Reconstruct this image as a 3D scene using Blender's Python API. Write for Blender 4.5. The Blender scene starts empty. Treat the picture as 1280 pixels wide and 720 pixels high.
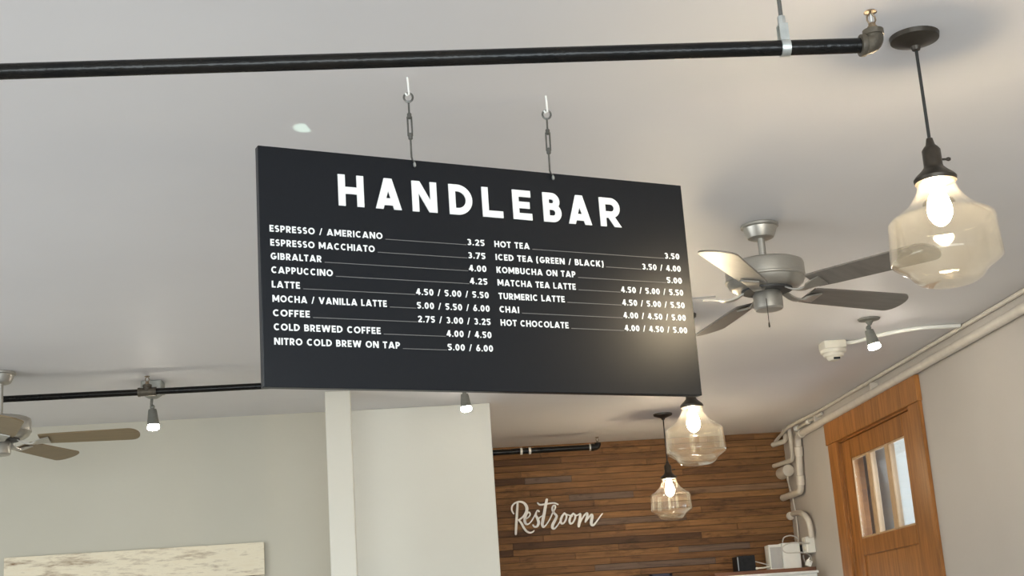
import bpy, math, random
from mathutils import Vector, Matrix

# ------------------------------------------------------------------ camera, light, exposure
scene = bpy.context.scene
col = scene.collection
CAMZ = 1.5                      # eye height; all heights below are given from the eye ("e")
F, PITCH, ROLL, YAW = 1787.47, 0.2495991, -0.0694914, -0.0969421
CEIL, WOOD_Y, WHITE_Y, RIGHT_X, LEFT_X, FRONT_Y = 1.48, 10.53, 8.57, 2.995, -5.0, -3.0
FLOOR = -CAMZ

def _axes():
    f = Vector((0, math.cos(PITCH), math.sin(PITCH))); u = Vector((0, -math.sin(PITCH), math.cos(PITCH))); x = Vector((1, 0, 0))
    rx = math.cos(ROLL) * x + math.sin(ROLL) * u
    ru = -math.sin(ROLL) * x + math.cos(ROLL) * u
    rz = Matrix.Rotation(YAW, 3, 'Z')
    return rz @ rx, rz @ ru, rz @ f
AX, AU, AF = _axes()
cam = bpy.data.objects.new('camera', bpy.data.cameras.new('camera')); col.objects.link(cam)
m = Matrix((AX, AU, -AF)).transposed().to_4x4(); m.translation = (0, 0, CAMZ)
cam.matrix_world = m
cam.data.sensor_width = 36; cam.data.lens = F / 1280 * 36; cam.data.clip_start = .05
scene.camera = cam

def ray(x, y): return AX * (x - 640) - AU * (y - 360) + AF * F
def on_z(x, y, z): d = ray(x, y); return d * (z / d.z)       # point of a level plane z above the eye
def on_y(x, y, Y): d = ray(x, y); return d * (Y / d.y)       # point of a plane facing the room's front
def on_x(x, y, X): d = ray(x, y); return d * (X / d.x)       # point of a plane parallel to the right wall

vs = scene.view_settings
vs.view_transform = 'Standard'; vs.look = 'None'; vs.gamma = 1; vs.use_curve_mapping = False
vs.exposure = 0.0
scene.cycles.max_bounces = 8; scene.cycles.diffuse_bounces = 5; scene.cycles.transparent_max_bounces = 16
scene.cycles.sample_clamp_indirect = 4; scene.cycles.use_denoising = True
scene.cycles.caustics_reflective = False; scene.cycles.caustics_refractive = False

w = bpy.data.worlds.new('daylight'); scene.world = w; w.use_nodes = True
bg = w.node_tree.nodes['Background']
sky = w.node_tree.nodes.new('ShaderNodeTexSky'); sky.sky_type = 'HOSEK_WILKIE'; sky.turbidity = 4; sky.ground_albedo = .4
sky.sun_direction = Vector((-.4, -.6, .6)).normalized()
w.node_tree.links.new(sky.outputs[0], bg.inputs[0]); bg.inputs[1].default_value = 11.0

def area(name, loc, aim, sx, sy, power, color):
    l = bpy.data.lights.new(name, 'AREA'); l.shape = 'RECTANGLE'; l.size = sx; l.size_y = sy; l.energy = power; l.color = color
    o = bpy.data.objects.new(name, l); col.objects.link(o); o.location = Vector(loc) + Vector((0, 0, CAMZ))
    o.rotation_euler = (Vector(aim)).to_track_quat('-Z', 'Y').to_euler(); return o
# daylight through the shopfront glass behind the camera and through the windows of the left wall
area('shopfront_daylight', (.2, FRONT_Y + .06, -.1), (0, 1, 0.12), 5.4, 2.2, 262, (.82, .92, 1.0))
area('side_window_daylight', (LEFT_X + .06, 3.4, -.1), (1, 0, 0.1), 4.6, 1.9, 108, (.90, .95, 1.0))
area('door_daylight', (RIGHT_X + .25, 8.55, .8), (-1, 0, -.3), 1.0, .5, 6, (.9, .96, 1.0))
def glint(name, src, hit, deg, power, color):
    # added narrow spotlight with an invented source, makes a small reflected-light fleck
    l = bpy.data.lights.new(name, 'SPOT'); l.energy = power; l.color = color; l.spot_size = math.radians(deg); l.spot_blend = .5; l.shadow_soft_size = .004
    o = bpy.data.objects.new(name, l); col.objects.link(o); o.location = Vector(src) + Vector((0, 0, CAMZ))
    o.rotation_euler = (Vector(hit) - Vector(src)).to_track_quat('-Z', 'Y').to_euler()
glint('added_glint_spot', (-.7, 1.6, -1.1), on_z(378.5, 160, CEIL), .15, 420, (.70, 1, .82))
LAMP_E, SPOT_E = 330.0, 75.0

# ------------------------------------------------------------------ materials
def mat(name, rgb, rough=.6, metal=0.0, spec=.5, noise=None, bump=None, emit=None):
    """noise=(scale, rgb2, stretch xyz), bump=(scale, strength)"""
    mt = bpy.data.materials.new(name); mt.use_nodes = True
    nt = mt.node_tree; b = nt.nodes['Principled BSDF']
    b.inputs['Base Color'].default_value = (*rgb, 1); b.inputs['Roughness'].default_value = rough
    b.inputs['Metallic'].default_value = metal; b.inputs['Specular IOR Level'].default_value = spec
    tc = nt.nodes.new('ShaderNodeTexCoord')
    if noise:
        mp = nt.nodes.new('ShaderNodeMapping'); mp.inputs['Scale'].default_value = noise[2] if len(noise) > 2 else (1, 1, 1)
        nt.links.new(tc.outputs['Object'], mp.inputs[0])
        n = nt.nodes.new('ShaderNodeTexNoise'); n.inputs['Scale'].default_value = noise[0]; n.inputs['Detail'].default_value = 6
        nt.links.new(mp.outputs[0], n.inputs[0])
        r = nt.nodes.new('ShaderNodeValToRGB'); r.color_ramp.elements[0].position = .32; r.color_ramp.elements[1].position = .68
        r.color_ramp.elements[0].color = (*rgb, 1); r.color_ramp.elements[1].color = (*noise[1], 1)
        nt.links.new(n.outputs['Fac'], r.inputs[0]); nt.links.new(r.outputs[0], b.inputs['Base Color'])
    if bump:
        n2 = nt.nodes.new('ShaderNodeTexNoise'); n2.inputs['Scale'].default_value = bump[0]; n2.inputs['Detail'].default_value = 4
        nt.links.new(tc.outputs['Object'], n2.inputs[0])
        bp = nt.nodes.new('ShaderNodeBump'); bp.inputs['Strength'].default_value = bump[1]; bp.inputs['Distance'].default_value = .02
        nt.links.new(n2.outputs['Fac'], bp.inputs['Height']); nt.links.new(bp.outputs[0], b.inputs['Normal'])
    if emit:
        b.inputs['Emission Color'].default_value = (*emit[0], 1); b.inputs['Emission Strength'].default_value = emit[1]
    return mt

def emission(name, rgb, s):
    return mat(name, rgb, .4, emit=(rgb, s))

def glass_mat(name, tint, refl=.08, ior=1.45, haze=0.0):
    mt = bpy.data.materials.new(name); mt.use_nodes = True; nt = mt.node_tree
    for n in list(nt.nodes): nt.nodes.remove(n)
    o = nt.nodes.new('ShaderNodeOutputMaterial'); mx = nt.nodes.new('ShaderNodeMixShader')
    t = nt.nodes.new('ShaderNodeBsdfTransparent'); t.inputs[0].default_value = (*tint, 1)
    g = nt.nodes.new('ShaderNodeBsdfGlossy'); g.inputs['Roughness'].default_value = .06; g.inputs[0].default_value = (1, 1, 1, 1)
    lw = nt.nodes.new('ShaderNodeLayerWeight'); lw.inputs[0].default_value = .5
    pw = nt.nodes.new('ShaderNodeMath'); pw.operation = 'POWER'; pw.inputs[1].default_value = 3
    ad = nt.nodes.new('ShaderNodeMath'); ad.operation = 'MULTIPLY_ADD'; ad.inputs[1].default_value = ior; ad.inputs[2].default_value = refl; ad.use_clamp = True
    nt.links.new(lw.outputs['Facing'], pw.inputs[0]); nt.links.new(pw.outputs[0], ad.inputs[0]); nt.links.new(ad.outputs[0], mx.inputs[0])
    dx = nt.nodes.new('ShaderNodeMixShader'); dx.inputs[0].default_value = haze; tr = nt.nodes.new('ShaderNodeBsdfTranslucent'); tr.inputs[0].default_value = (1, .95, .85, 1)
    nt.links.new(t.outputs[0], dx.inputs[1]); nt.links.new(tr.outputs[0], dx.inputs[2]); nt.links.new(dx.outputs[0], mx.inputs[1]); nt.links.new(g.outputs[0], mx.inputs[2]); nt.links.new(mx.outputs[0], o.inputs[0])
    return mt

def plank_mat(name, stops, rough=.55, grain=(1.5, 30, 30), wear=.8):
    """each board (mesh island) takes its own tone; grain runs along x"""
    mt = bpy.data.materials.new(name); mt.use_nodes = True; nt = mt.node_tree; b = nt.nodes['Principled BSDF']
    at = nt.nodes.new('ShaderNodeAttribute'); at.attribute_name = 'tone'
    r = nt.nodes.new('ShaderNodeValToRGB')
    while len(r.color_ramp.elements) < len(stops): r.color_ramp.elements.new(.5)
    for e, (p, c) in zip(r.color_ramp.elements, stops): e.position = p; e.color = (*c, 1)
    nt.links.new(at.outputs['Fac'], r.inputs[0])
    tc = nt.nodes.new('ShaderNodeTexCoord'); mp = nt.nodes.new('ShaderNodeMapping'); mp.inputs['Scale'].default_value = grain
    nt.links.new(tc.outputs['Object'], mp.inputs[0])
    n = nt.nodes.new('ShaderNodeTexNoise'); n.inputs['Scale'].default_value = 2.2; n.inputs['Detail'].default_value = 8; n.inputs['Roughness'].default_value = .65
    nt.links.new(mp.outputs[0], n.inputs[0])
    n2 = nt.nodes.new('ShaderNodeValToRGB'); n2.color_ramp.elements[0].position = .3; n2.color_ramp.elements[0].color = (.45, .42, .4, 1)
    n2.color_ramp.elements[1].position = .65; n2.color_ramp.elements[1].color = (1.15, 1.12, 1.08, 1)
    nt.links.new(n.outputs['Fac'], n2.inputs[0])
    mu = nt.nodes.new('ShaderNodeMix'); mu.data_type = 'RGBA'; mu.blend_type = 'MULTIPLY'; mu.inputs[0].default_value = .85
    nt.links.new(r.outputs[0], mu.inputs[6]); nt.links.new(n2.outputs[0], mu.inputs[7])
    n3 = nt.nodes.new('ShaderNodeTexNoise'); n3.inputs['Scale'].default_value = 9; n3.inputs['Detail'].default_value = 5; n3.inputs['Roughness'].default_value = .7
    mp3 = nt.nodes.new('ShaderNodeMapping'); mp3.inputs['Scale'].default_value = tuple(.5 + g / 20 for g in grain)
    nt.links.new(tc.outputs['Object'], mp3.inputs[0]); nt.links.new(mp3.outputs[0], n3.inputs[0])
    r3 = nt.nodes.new('ShaderNodeValToRGB'); r3.color_ramp.elements[0].position = .30; r3.color_ramp.elements[0].color = (.30, .26, .24, 1)
    r3.color_ramp.elements[1].position = .46; r3.color_ramp.elements[1].color = (1.06, 1.06, 1.06, 1)
    nt.links.new(n3.outputs['Fac'], r3.inputs[0])
    m3 = nt.nodes.new('ShaderNodeMix'); m3.data_type = 'RGBA'; m3.blend_type = 'MULTIPLY'; m3.inputs[0].default_value = wear
    nt.links.new(mu.outputs[2], m3.inputs[6]); nt.links.new(r3.outputs[0], m3.inputs[7])
    nt.links.new(m3.outputs[2], b.inputs['Base Color']); b.inputs['Roughness'].default_value = rough
    b.inputs['Specular IOR Level'].default_value = .3
    return mt

M = dict(
    ceiling=mat('ceiling_paint', (.705, .692, .705), .55, noise=(.9, (.75, .737, .747)), bump=(3, .12)),
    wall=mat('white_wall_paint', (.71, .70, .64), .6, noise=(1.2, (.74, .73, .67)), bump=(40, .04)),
    beige=mat('beige_wall_tone', (.51, .485, .41), .6, noise=(1.2, (.54, .515, .44)), bump=(40, .04)),
    taupe=mat('taupe_wall_paint', (.47, .435, .40), .6, noise=(1.5, (.50, .465, .43)), bump=(40, .04)),
    column=mat('column_paint', (.74, .72, .65), .5, bump=(30, .04)),
    floor=mat('floor_concrete', (.34, .31, .28), .45, noise=(2, (.40, .37, .33), (1, 8, 1))),
    plain=mat('side_wall_paint', (.66, .62, .56), .6, noise=(1.2, (.68, .64, .58))),
    sign=mat('charcoal_board', (.005, .0065, .0095),  .335, spec=.30, noise=(300, (.006, .0075, .011))),
    sign_edge=mat('charcoal_board_edge', (.06, .062, .064), .5),
    white_letter=mat('white_vinyl', (.92, .94, .95), .4),
    grey_line=mat('grey_vinyl', (.17, .17, .17), .5),
    pipe=mat('black_pipe', (.004, .0045, .005), .17, spec=.22, noise=(14, (.012, .010, .008), (.6, 3, 3)), bump=(60, .08)),
    iron=mat('weathered_iron', (.06, .05, .038), .5, .4, noise=(30, (.13, .11, .08)), bump=(80, .2)),
    brass=mat('sprinkler_brass', (.20, .145, .095), .35, .8, noise=(40, (.28, .21, .14))),
    galv=mat('galvanised_steel', (.50, .53, .52), .35, .8, noise=(40, (.62, .64, .62))),
    wire=mat('hanger_steel', (.13, .13, .12), .35, .8, noise=(60, (.19, .19, .18))),
    hook=mat('white_hook_enamel', (.85, .85, .82), .35, noise=(50, (.9, .9, .87))),
    nickel=mat('brushed_nickel', (.42, .40, .36), .38, .75, noise=(60, (.46, .44, .40), (1, 1, 12))),
    vent=mat('dark_fan_vent', (.03, .03, .03), .6, noise=(60, (.04, .04, .04))),
    blade=mat('fan_blade_wood', (.15, .135, .12), .38, spec=.6, noise=(5, (.19, .17, .15), (1, 9, 9))),
    blade_dark=mat('dark_fan_blade', (.05, .045, .045), .35, noise=(5, (.07, .06, .06), (1, 9, 9))),
    blade_brown=mat('brown_fan_blade', (.18, .125, .06), .45, noise=(5, (.21, .15, .075), (1, 9, 9))),
    bronze=mat('dark_bronze', (.045, .038, .03), .4, .6, noise=(50, (.06, .05, .04))),
    cord=mat('black_cord', (.015, .014, .013), .6, noise=(80, (.02, .02, .018))),
    bulb=emission('warm_bulb', (1.0, .83, .59), LAMP_E),
    spot_bulb=emission('spot_bulb', (1.0, .93, .80), SPOT_E),
    glass=glass_mat('clear_lamp_glass', (.985, .97, .93), .03, .8, .009),
    pane=glass_mat('window_glass', (.96, .98, 1), .04, .6),
    spot_grey=mat('grey_spot_housing', (.17, .17, .15), .45, .2, noise=(50, (.2, .2, .18))),
    box_grey=mat('grey_box', (.30, .30, .27), .45, .5, noise=(40, (.38, .38, .35))),
    plastic=mat('ivory_plastic', (.72, .68, .58), .45, noise=(30, (.76, .72, .62))),
    conduit=mat('cream_conduit', (.58, .53, .46), .45, noise=(20, (.64, .59, .52))),
    raceway=mat('white_raceway', (.80, .78, .72), .4, noise=(20, (.84, .82, .76))),
    door=plank_mat('oiled_fir', [(0, (.30, .125, .032)), (.5, (.37, .155, .042)), (1, (.46, .205, .058))], .4, (14, 14, 1.2), .15),
    bead=mat('pale_glazing_bead', (.50, .33, .18), .45, noise=(20, (.55, .37, .21))),
    planks=plank_mat('reclaimed_planks', [(0, (.065, .030, .014)), (.22, (.11, .052, .022)), (.5, (.20, .098, .037)), (.8, (.26, .132, .048)), (.9, (.31, .165, .065)), (1, (.14, .10, .08))], .6),
    gap=mat('plank_backing', (.012, .008, .006), .9, noise=(20, (.016, .01, .008))),
    art=None,
    script=mat('white_cut_letters', (.93, .93, .92), .45, noise=(30, (.95, .95, .94))),
    shelf=mat('brown_shelf_wood', (.15, .06, .03), .45, noise=(4, (.2, .085, .04), (2, 12, 12))),
    white_panel=mat('white_panel', (.75, .76, .74), .45, noise=(8, (.78, .79, .77))),
    black_plastic=mat('black_plastic', (.006, .007, .009), .5, spec=.2, noise=(40, (.013, .013, .015))),
    silver=mat('silver_trim', (.3, .32, .34), .4, .6, noise=(40, (.34, .36, .38))),
    router=mat('white_device_plastic', (.80, .80, .76), .4, noise=(30, (.83, .83, .79))),
    router_grey=mat('grey_device_panel', (.42, .42, .42), .5, noise=(30, (.45, .45, .45))),
    cable=mat('pale_cable', (.62, .60, .55), .5, noise=(40, (.66, .64, .6))),
    navy=mat('dark_navy_frame', (.03, .03, .06), .5, noise=(30, (.035, .035, .07))),
    brick=mat('far_brick', (.16, .09, .08), .8, noise=(12, (.24, .14, .12), (1, 1, 6))),
    stucco=mat('far_stucco', (.78, .70, .58), .8, noise=(3, (.82, .74, .62))),
    paving=mat('street_paving', (.35, .34, .33), .8, noise=(3, (.4, .39, .38))),
    frame=mat('dark_window_frame', (.05, .045, .04), .5, noise=(20, (.06, .055, .05))),
)

def art_mat():
    mt = bpy.data.materials.new('whitewashed_planks'); mt.use_nodes = True; nt = mt.node_tree; b = nt.nodes['Principled BSDF']
    tc = nt.nodes.new('ShaderNodeTexCoord'); mp = nt.nodes.new('ShaderNodeMapping'); mp.inputs['Scale'].default_value = (3, 10, 18)
    nt.links.new(tc.outputs['Object'], mp.inputs[0])
    n = nt.nodes.new('ShaderNodeTexNoise'); n.inputs['Scale'].default_value = 1.6; n.inputs['Detail'].default_value = 9; n.inputs['Roughness'].default_value = .7
    nt.links.new(mp.outputs[0], n.inputs[0])
    r = nt.nodes.new('ShaderNodeValToRGB'); e = r.color_ramp.elements
    e[0].position = .30; e[0].color = (.22, .13, .07, 1); e[1].position = .52; e[1].color = (.82, .74, .58, 1)
    k = e.new(.40); k.color = (.55, .46, .34, 1); k = e.new(.75); k.color = (.76, .66, .49, 1)
    nt.links.new(n.outputs['Fac'], r.inputs[0]); nt.links.new(r.outputs[0], b.inputs['Base Color']); b.inputs['Roughness'].default_value = .7
    return mt
M['art'] = art_mat()

# ------------------------------------------------------------------ mesh builder
def frame_of(d, up=Vector((0, 0, 1))):
    d = Vector(d).normalized()
    a = up if abs(d.dot(up)) < .95 else Vector((1, 0, 0))
    x = a.cross(d).normalized(); return x, d.cross(x).normalized(), d

class MB:
    def __init__(s): s.v = []; s.f = []; s.tones = []
    def add(s, vs, fs, tone=.5):
        k = len(s.v); s.v += [tuple(p) for p in vs]; s.f += [tuple(i + k for i in f) for f in fs]; s.tones += [tone] * len(vs); return s
    def box(s, lo, hi, mx=None, tone=.5):
        x0, y0, z0 = lo; x1, y1, z1 = hi
        vs = [Vector(p) for p in ((x0, y0, z0), (x1, y0, z0), (x1, y1, z0), (x0, y1, z0), (x0, y0, z1), (x1, y0, z1), (x1, y1, z1), (x0, y1, z1))]
        if mx is not None: vs = [mx @ p for p in vs]
        return s.add(vs, [(0, 3, 2, 1), (4, 5, 6, 7), (0, 1, 5, 4), (1, 2, 6, 5), (2, 3, 7, 6), (3, 0, 4, 7)], tone)
    def rbox(s, lo, hi, r, mx=None, n=4, axis=1, tone=.5):
        """box with its four edges along `axis` rounded"""
        o = [i for i in range(3) if i != axis]
        a0, b0, a1, b1 = lo[o[0]], lo[o[1]], hi[o[0]], hi[o[1]]; pl = []
        for cx, cy, st in ((a1 - r, b1 - r, 0), (a0 + r, b1 - r, 90), (a0 + r, b0 + r, 180), (a1 - r, b0 + r, 270)):
            for k in range(n + 1):
                t = math.radians(st + 90 * k / n); pl.append((cx + r * math.cos(t), cy + r * math.sin(t)))
        def P(p, h):
            q = [0, 0, 0]; q[o[0]], q[o[1]], q[axis] = p[0], p[1], h; q = Vector(q); return mx @ q if mx is not None else q
        N = len(pl); vs = [P(p, lo[axis]) for p in pl] + [P(p, hi[axis]) for p in pl]
        sd = [(i, (i + 1) % N, N + (i + 1) % N, N + i) for i in range(N)]
        fs = sd + [tuple(range(N))[::-1], tuple(range(N, 2 * N))]
        if axis == 1: fs = [f[::-1] for f in fs]
        return s.add(vs, fs, tone)
    def tube(s, pts, r, n=12, caps=True, rad=None):
        pts = [Vector(p) for p in pts]; rings = []
        px = None
        for i, p in enumerate(pts):
            d = (pts[min(i + 1, len(pts) - 1)] - pts[max(i - 1, 0)]).normalized()
            if px is None: x, y, _ = frame_of(d)
            else:
                x = (px - d * px.dot(d)); x = x.normalized() if x.length > 1e-6 else frame_of(d)[0]; y = d.cross(x)
            px = x; rr = rad[i] if rad else r
            rings.append([p + (x * math.cos(t) + y * math.sin(t)) * rr for t in (2 * math.pi * k / n for k in range(n))])
        vs = [q for g in rings for q in g]; fs = []
        for i in range(len(pts) - 1):
            for k in range(n): fs.append((i * n + k, i * n + (k + 1) % n, (i + 1) * n + (k + 1) % n, (i + 1) * n + k))
        if caps: fs += [tuple(range(n))[::-1], tuple(range((len(pts) - 1) * n, len(pts) * n))]
        return s.add(vs, fs)
    def lathe(s, prof, o=(0, 0, 0), d=(0, 0, 1), n=32, caps=True):
        """prof: list of (radius, distance along d)"""
        x, y, z = frame_of(d); o = Vector(o)
        vs = [o + z * h + (x * math.cos(t) + y * math.sin(t)) * max(r, 1e-5) for r, h in prof for t in (2 * math.pi * k / n for k in range(n))]
        fs = []
        for i in range(len(prof) - 1):
            for k in range(n): fs.append((i * n + k, i * n + (k + 1) % n, (i + 1) * n + (k + 1) % n, (i + 1) * n + k))
        if caps: fs += [tuple(range(n))[::-1], tuple(range((len(prof) - 1) * n, len(prof) * n))]
        return s.add(vs, fs)
    def prism(s, poly, t0, t1, mx=None):
        """flat polygon in x,z extruded along y from t0 (front) to t1"""
        N = len(poly); s.k = (getattr(s, 'k', 0) + 1) % 5; t0 -= s.k * 8e-5
        ar = sum(poly[i][0] * poly[(i + 1) % N][1] - poly[(i + 1) % N][0] * poly[i][1] for i in range(N))
        if ar < 0: poly = poly[::-1]
        vs = [Vector((x, t0, z)) for x, z in poly] + [Vector((x, t1, z)) for x, z in poly]
        if mx is not None: vs = [mx @ p for p in vs]
        return s.add(vs, [tuple(range(N)), tuple(range(N, 2 * N))[::-1]] + [(i, N + i, N + (i + 1) % N, (i + 1) % N) for i in range(N)])
    def build(s, name, material, parent=None, smooth=35, bevel=0):
        me = bpy.data.meshes.new(name); me.from_pydata(s.v, [], s.f); me.update()
        if len(set(s.tones)) > 1:
            a = me.attributes.new('tone', 'FLOAT', 'POINT'); a.data.foreach_set('value', s.tones)
        if smooth:
            me.polygons.foreach_set('use_smooth', [True] * len(me.polygons)); me.set_sharp_from_angle(angle=math.radians(smooth))
        me.materials.append(material)
        o = bpy.data.objects.new(name, me); col.objects.link(o)
        if parent is not None: o.parent = parent
        if bevel:
            b = o.modifiers.new('edge', 'BEVEL'); b.width = bevel; b.segments = 2; b.limit_method = 'ANGLE'
        return o

def spline(pts, k=6):
    P = [Vector(p) for p in pts]; out = []
    for i in range(len(P) - 1):
        a, b, c, d = P[max(i - 1, 0)], P[i], P[i + 1], P[min(i + 2, len(P) - 1)]
        for j in range(k):
            t = j / k; out.append(.5 * ((2 * b) + (c - a) * t + (2 * a - 5 * b + 4 * c - d) * t * t + (3 * b - a - 3 * c + d) * t ** 3))
    return out + [P[-1]]

def E(p): return Vector((p[0], p[1], p[2] + CAMZ))
def tag(o, label, cat, group=None):
    o['label'] = label; o['category'] = cat
    if group: o['group'] = group
    return o
def thing(name, label, cat, loc=(0, 0, 0), rz=0, group=None):
    o = bpy.data.objects.new(name, None); col.objects.link(o); o.empty_display_size = .1
    o.location = E(loc); o.rotation_euler = (0, 0, rz); return tag(o, label, cat, group)
def dup(root, loc, rz, label):
    c = root.copy(); col.objects.link(c); c.location = E(loc); c.rotation_euler = (0, 0, rz); c['label'] = label
    for ch in root.children:
        k = ch.copy(); col.objects.link(k); k.parent = c
        for g in ch.children:
            h = g.copy(); col.objects.link(h); h.parent = k
    return c
def struct(name, mb, material, smooth=35, bevel=0, parent=None):
    for i, p in enumerate(mb.v): mb.v[i] = (p[0], p[1], p[2] + (CAMZ if parent is None else 0))
    o = mb.build(name, material, parent, smooth, bevel)
    if parent is None: o['kind'] = 'structure'
    return o
Z = CEIL
rng = random.Random(7)

# ------------------------------------------------------------------ room shell
struct('ceiling', MB().box((LEFT_X - .15, FRONT_Y - .15, Z), (RIGHT_X + .15, WOOD_Y + .2, Z + .15)), M['ceiling'])
struct('floor', MB().box((LEFT_X - .15, FRONT_Y - .15, FLOOR - .12), (RIGHT_X + .15, WOOD_Y + .2, FLOOR)), M['floor'])
WX = .648
struct('wall_back_left', MB().box((LEFT_X, WHITE_Y, FLOOR), (-.27, WHITE_Y + .12, Z)), M['beige'])  # left section toned darker than the section right of it
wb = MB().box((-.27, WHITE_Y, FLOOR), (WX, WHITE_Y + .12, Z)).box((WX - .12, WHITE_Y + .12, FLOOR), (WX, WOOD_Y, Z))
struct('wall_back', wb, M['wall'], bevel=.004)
# left wall with a long window, front wall with shopfront glass
struct('wall_left', MB().box((LEFT_X - .15, FRONT_Y, FLOOR), (LEFT_X, 1.0, Z)).box((LEFT_X - .15, 5.8, FLOOR), (LEFT_X, WHITE_Y + .12, Z))
       .box((LEFT_X - .15, 1.0, FLOOR), (LEFT_X, 5.8, -1.1)).box((LEFT_X - .15, 1.0, .9), (LEFT_X, 5.8, Z)), M['plain'])
struct('wall_front', MB().box((LEFT_X - .15, FRONT_Y - .15, FLOOR), (-4.6, FRONT_Y, Z)).box((2.9, FRONT_Y - .15, FLOOR), (RIGHT_X + .15, FRONT_Y, Z))
       .box((-4.6, FRONT_Y - .15, FLOOR), (2.9, FRONT_Y, -1.25)).box((-4.6, FRONT_Y - .15, 1.05), (2.9, FRONT_Y, Z)), M['plain'])

# wood wall: backing and reclaimed boards
struct('wall_back_wood', MB().box((WX, WOOD_Y + .03, FLOOR), (RIGHT_X + .15, WOOD_Y + .2, Z)), M['gap'])
mb = MB(); ROW = .0472; nrow = int((Z - FLOOR) / ROW) + 1
fixed = {}
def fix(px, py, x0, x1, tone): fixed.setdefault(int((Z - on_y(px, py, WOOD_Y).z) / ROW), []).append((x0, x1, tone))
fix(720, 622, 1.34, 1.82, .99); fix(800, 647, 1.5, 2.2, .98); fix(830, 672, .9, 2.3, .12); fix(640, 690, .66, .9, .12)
fix(650, 665, .66, 1.18, .2); fix(660, 600, .66, 1.02, .1); fix(690, 573, .66, 1.3, .25); fix(930, 612, 2.2, 2.98, .95); fix(655, 640, .66, 1.15, .3)  # boards at the left end are darker, that end's shading put into their tone
for i in range(nrow):
    z1 = Z - i * ROW; z0 = max(z1 - ROW + .0034, FLOOR); x = WX; fx = sorted(fixed.get(i, []))
    while x < RIGHT_X - .01:
        nx = x + rng.choice((.35, .55, .8, 1.1, 1.5)) * rng.uniform(.8, 1.2); tone = rng.choice((.38, .46, .52, .56, .6, .64, .7, .78)) + rng.uniform(-.04, .04)
        if rng.random() < .03: tone = .99
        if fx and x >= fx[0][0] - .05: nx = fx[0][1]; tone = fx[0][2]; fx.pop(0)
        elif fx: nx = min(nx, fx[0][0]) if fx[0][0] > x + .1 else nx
        if RIGHT_X - nx < .2: nx = RIGHT_X
        d = rng.uniform(-.003, .004)
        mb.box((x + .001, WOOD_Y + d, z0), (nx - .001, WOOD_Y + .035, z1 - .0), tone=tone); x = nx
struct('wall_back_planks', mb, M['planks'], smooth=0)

# right wall around the door
DK = RIGHT_X / 2.98
DY0, DY1, DTOP = 7.80 * DK, 9.19 * DK, 1.204 * DK
struct('wall_right', MB().box((RIGHT_X, FRONT_Y, FLOOR), (RIGHT_X + .15, DY0 - .02, Z)).box((RIGHT_X, DY1 + .02, FLOOR), (RIGHT_X + .15, WOOD_Y + .03, Z))
       .box((RIGHT_X, DY0 - .02, DTOP + .02), (RIGHT_X + .15, DY1 + .02, Z)), M['taupe'])
door = thing('door_1', 'oiled orange wood door with three narrow panes in right wall', 'door', (RIGHT_X, (DY0 + DY1) / 2, FLOOR)); door['kind'] = 'structure'
def dl(mb):  # door-local coordinates
    o = Vector((RIGHT_X, (DY0 + DY1) / 2, FLOOR)); mb.v = [tuple(Vector(p) - o) for p in mb.v]; return mb
c = MB().box((RIGHT_X - .022, DY1 - .015, FLOOR), (RIGHT_X, DY1 + .165, DTOP), tone=.55).box((RIGHT_X - .022, DY0 - .165, FLOOR), (RIGHT_X, DY0 + .015, DTOP), tone=.5)
c.box((RIGHT_X - .030, DY0 - .175, DTOP), (RIGHT_X, DY1 + .178, DTOP + .148), tone=.6)
c.box((RIGHT_X, DY1 - .02, FLOOR), (RIGHT_X + .15, DY1 + .02, DTOP), tone=.35).box((RIGHT_X, DY0 - .02, FLOOR), (RIGHT_X + .15, DY0 + .02, DTOP), tone=.35)
c.box((RIGHT_X, DY0, DTOP - .01), (RIGHT_X + .15, DY1, DTOP + .02), tone=.35)
dl(c).build('casing', M['door'], door, bevel=.003)
g0, g1 = 8.02 * DK, 9.0 * DK; bt, bb = 1.066 * DK, .556 * DK; xs = RIGHT_X + .012; xe = RIGHT_X + .055
d = MB().box((xs, g1, FLOOR + .01), (xe, DY1 - .022, DTOP - .012), tone=.45).box((xs, DY0 + .022, FLOOR + .01), (xe, g0, DTOP - .012), tone=.5)
d.box((xs, g0, bt), (xe, g1, DTOP - .012), tone=.4).box((xs, g0, .448 * DK), (xe, g1, bb), tone=.55)
d.box((xs, g0, FLOOR + .01), (xe, g1, FLOOR + .25), tone=.5).box((xs + .012, g0, FLOOR + .25), (xe - .01, g1, .47 * DK), tone=.75)
dl(d).build('door_leaf', M['door'], door, bevel=.004)
MW = .062; pan = (g1 - g0 - 2 * MW) / 3; bd = MB(); pn = []
for k in range(3):
    a = g1 - k * (pan + MW); b = a - pan; pn.append((b, a))
    if k < 2:
        mt = MB().box((xs, b - MW, bb), (xe, b, bt), tone=.5); dl(mt).build('muntin', M['bead'], door, bevel=.004)  # muntins get the pale bead colour, daylight on their sides put into it
    for lo, hi in (((b, bb), (b + .011, bt)), ((a - .011, bb), (a, bt)), ((b, bb), (a, bb + .011)), ((b, bt - .011), (a, bt))):
        bd.box((xs + .004, lo[0], lo[1]), (xs + .012, hi[0], hi[1]))
dl(bd).build('glazing_bead', M['bead'], door)
for b, a in pn: dl(MB().box((xs + .012, b + .002, bb + .002), (xs + .017, a - .002, bt - .002))).build('pane', M['pane'], door)
hd = MB().lathe([(.03, 0), (.03, .012), (.012, .014), (.012, .05), (.028, .06), (.03, .08), (.015, .095)], (xs, DY0 + .10, -.52), (-1, 0, 0), 20)
dl(hd).build('door_knob', M['bronze'], door)

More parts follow.
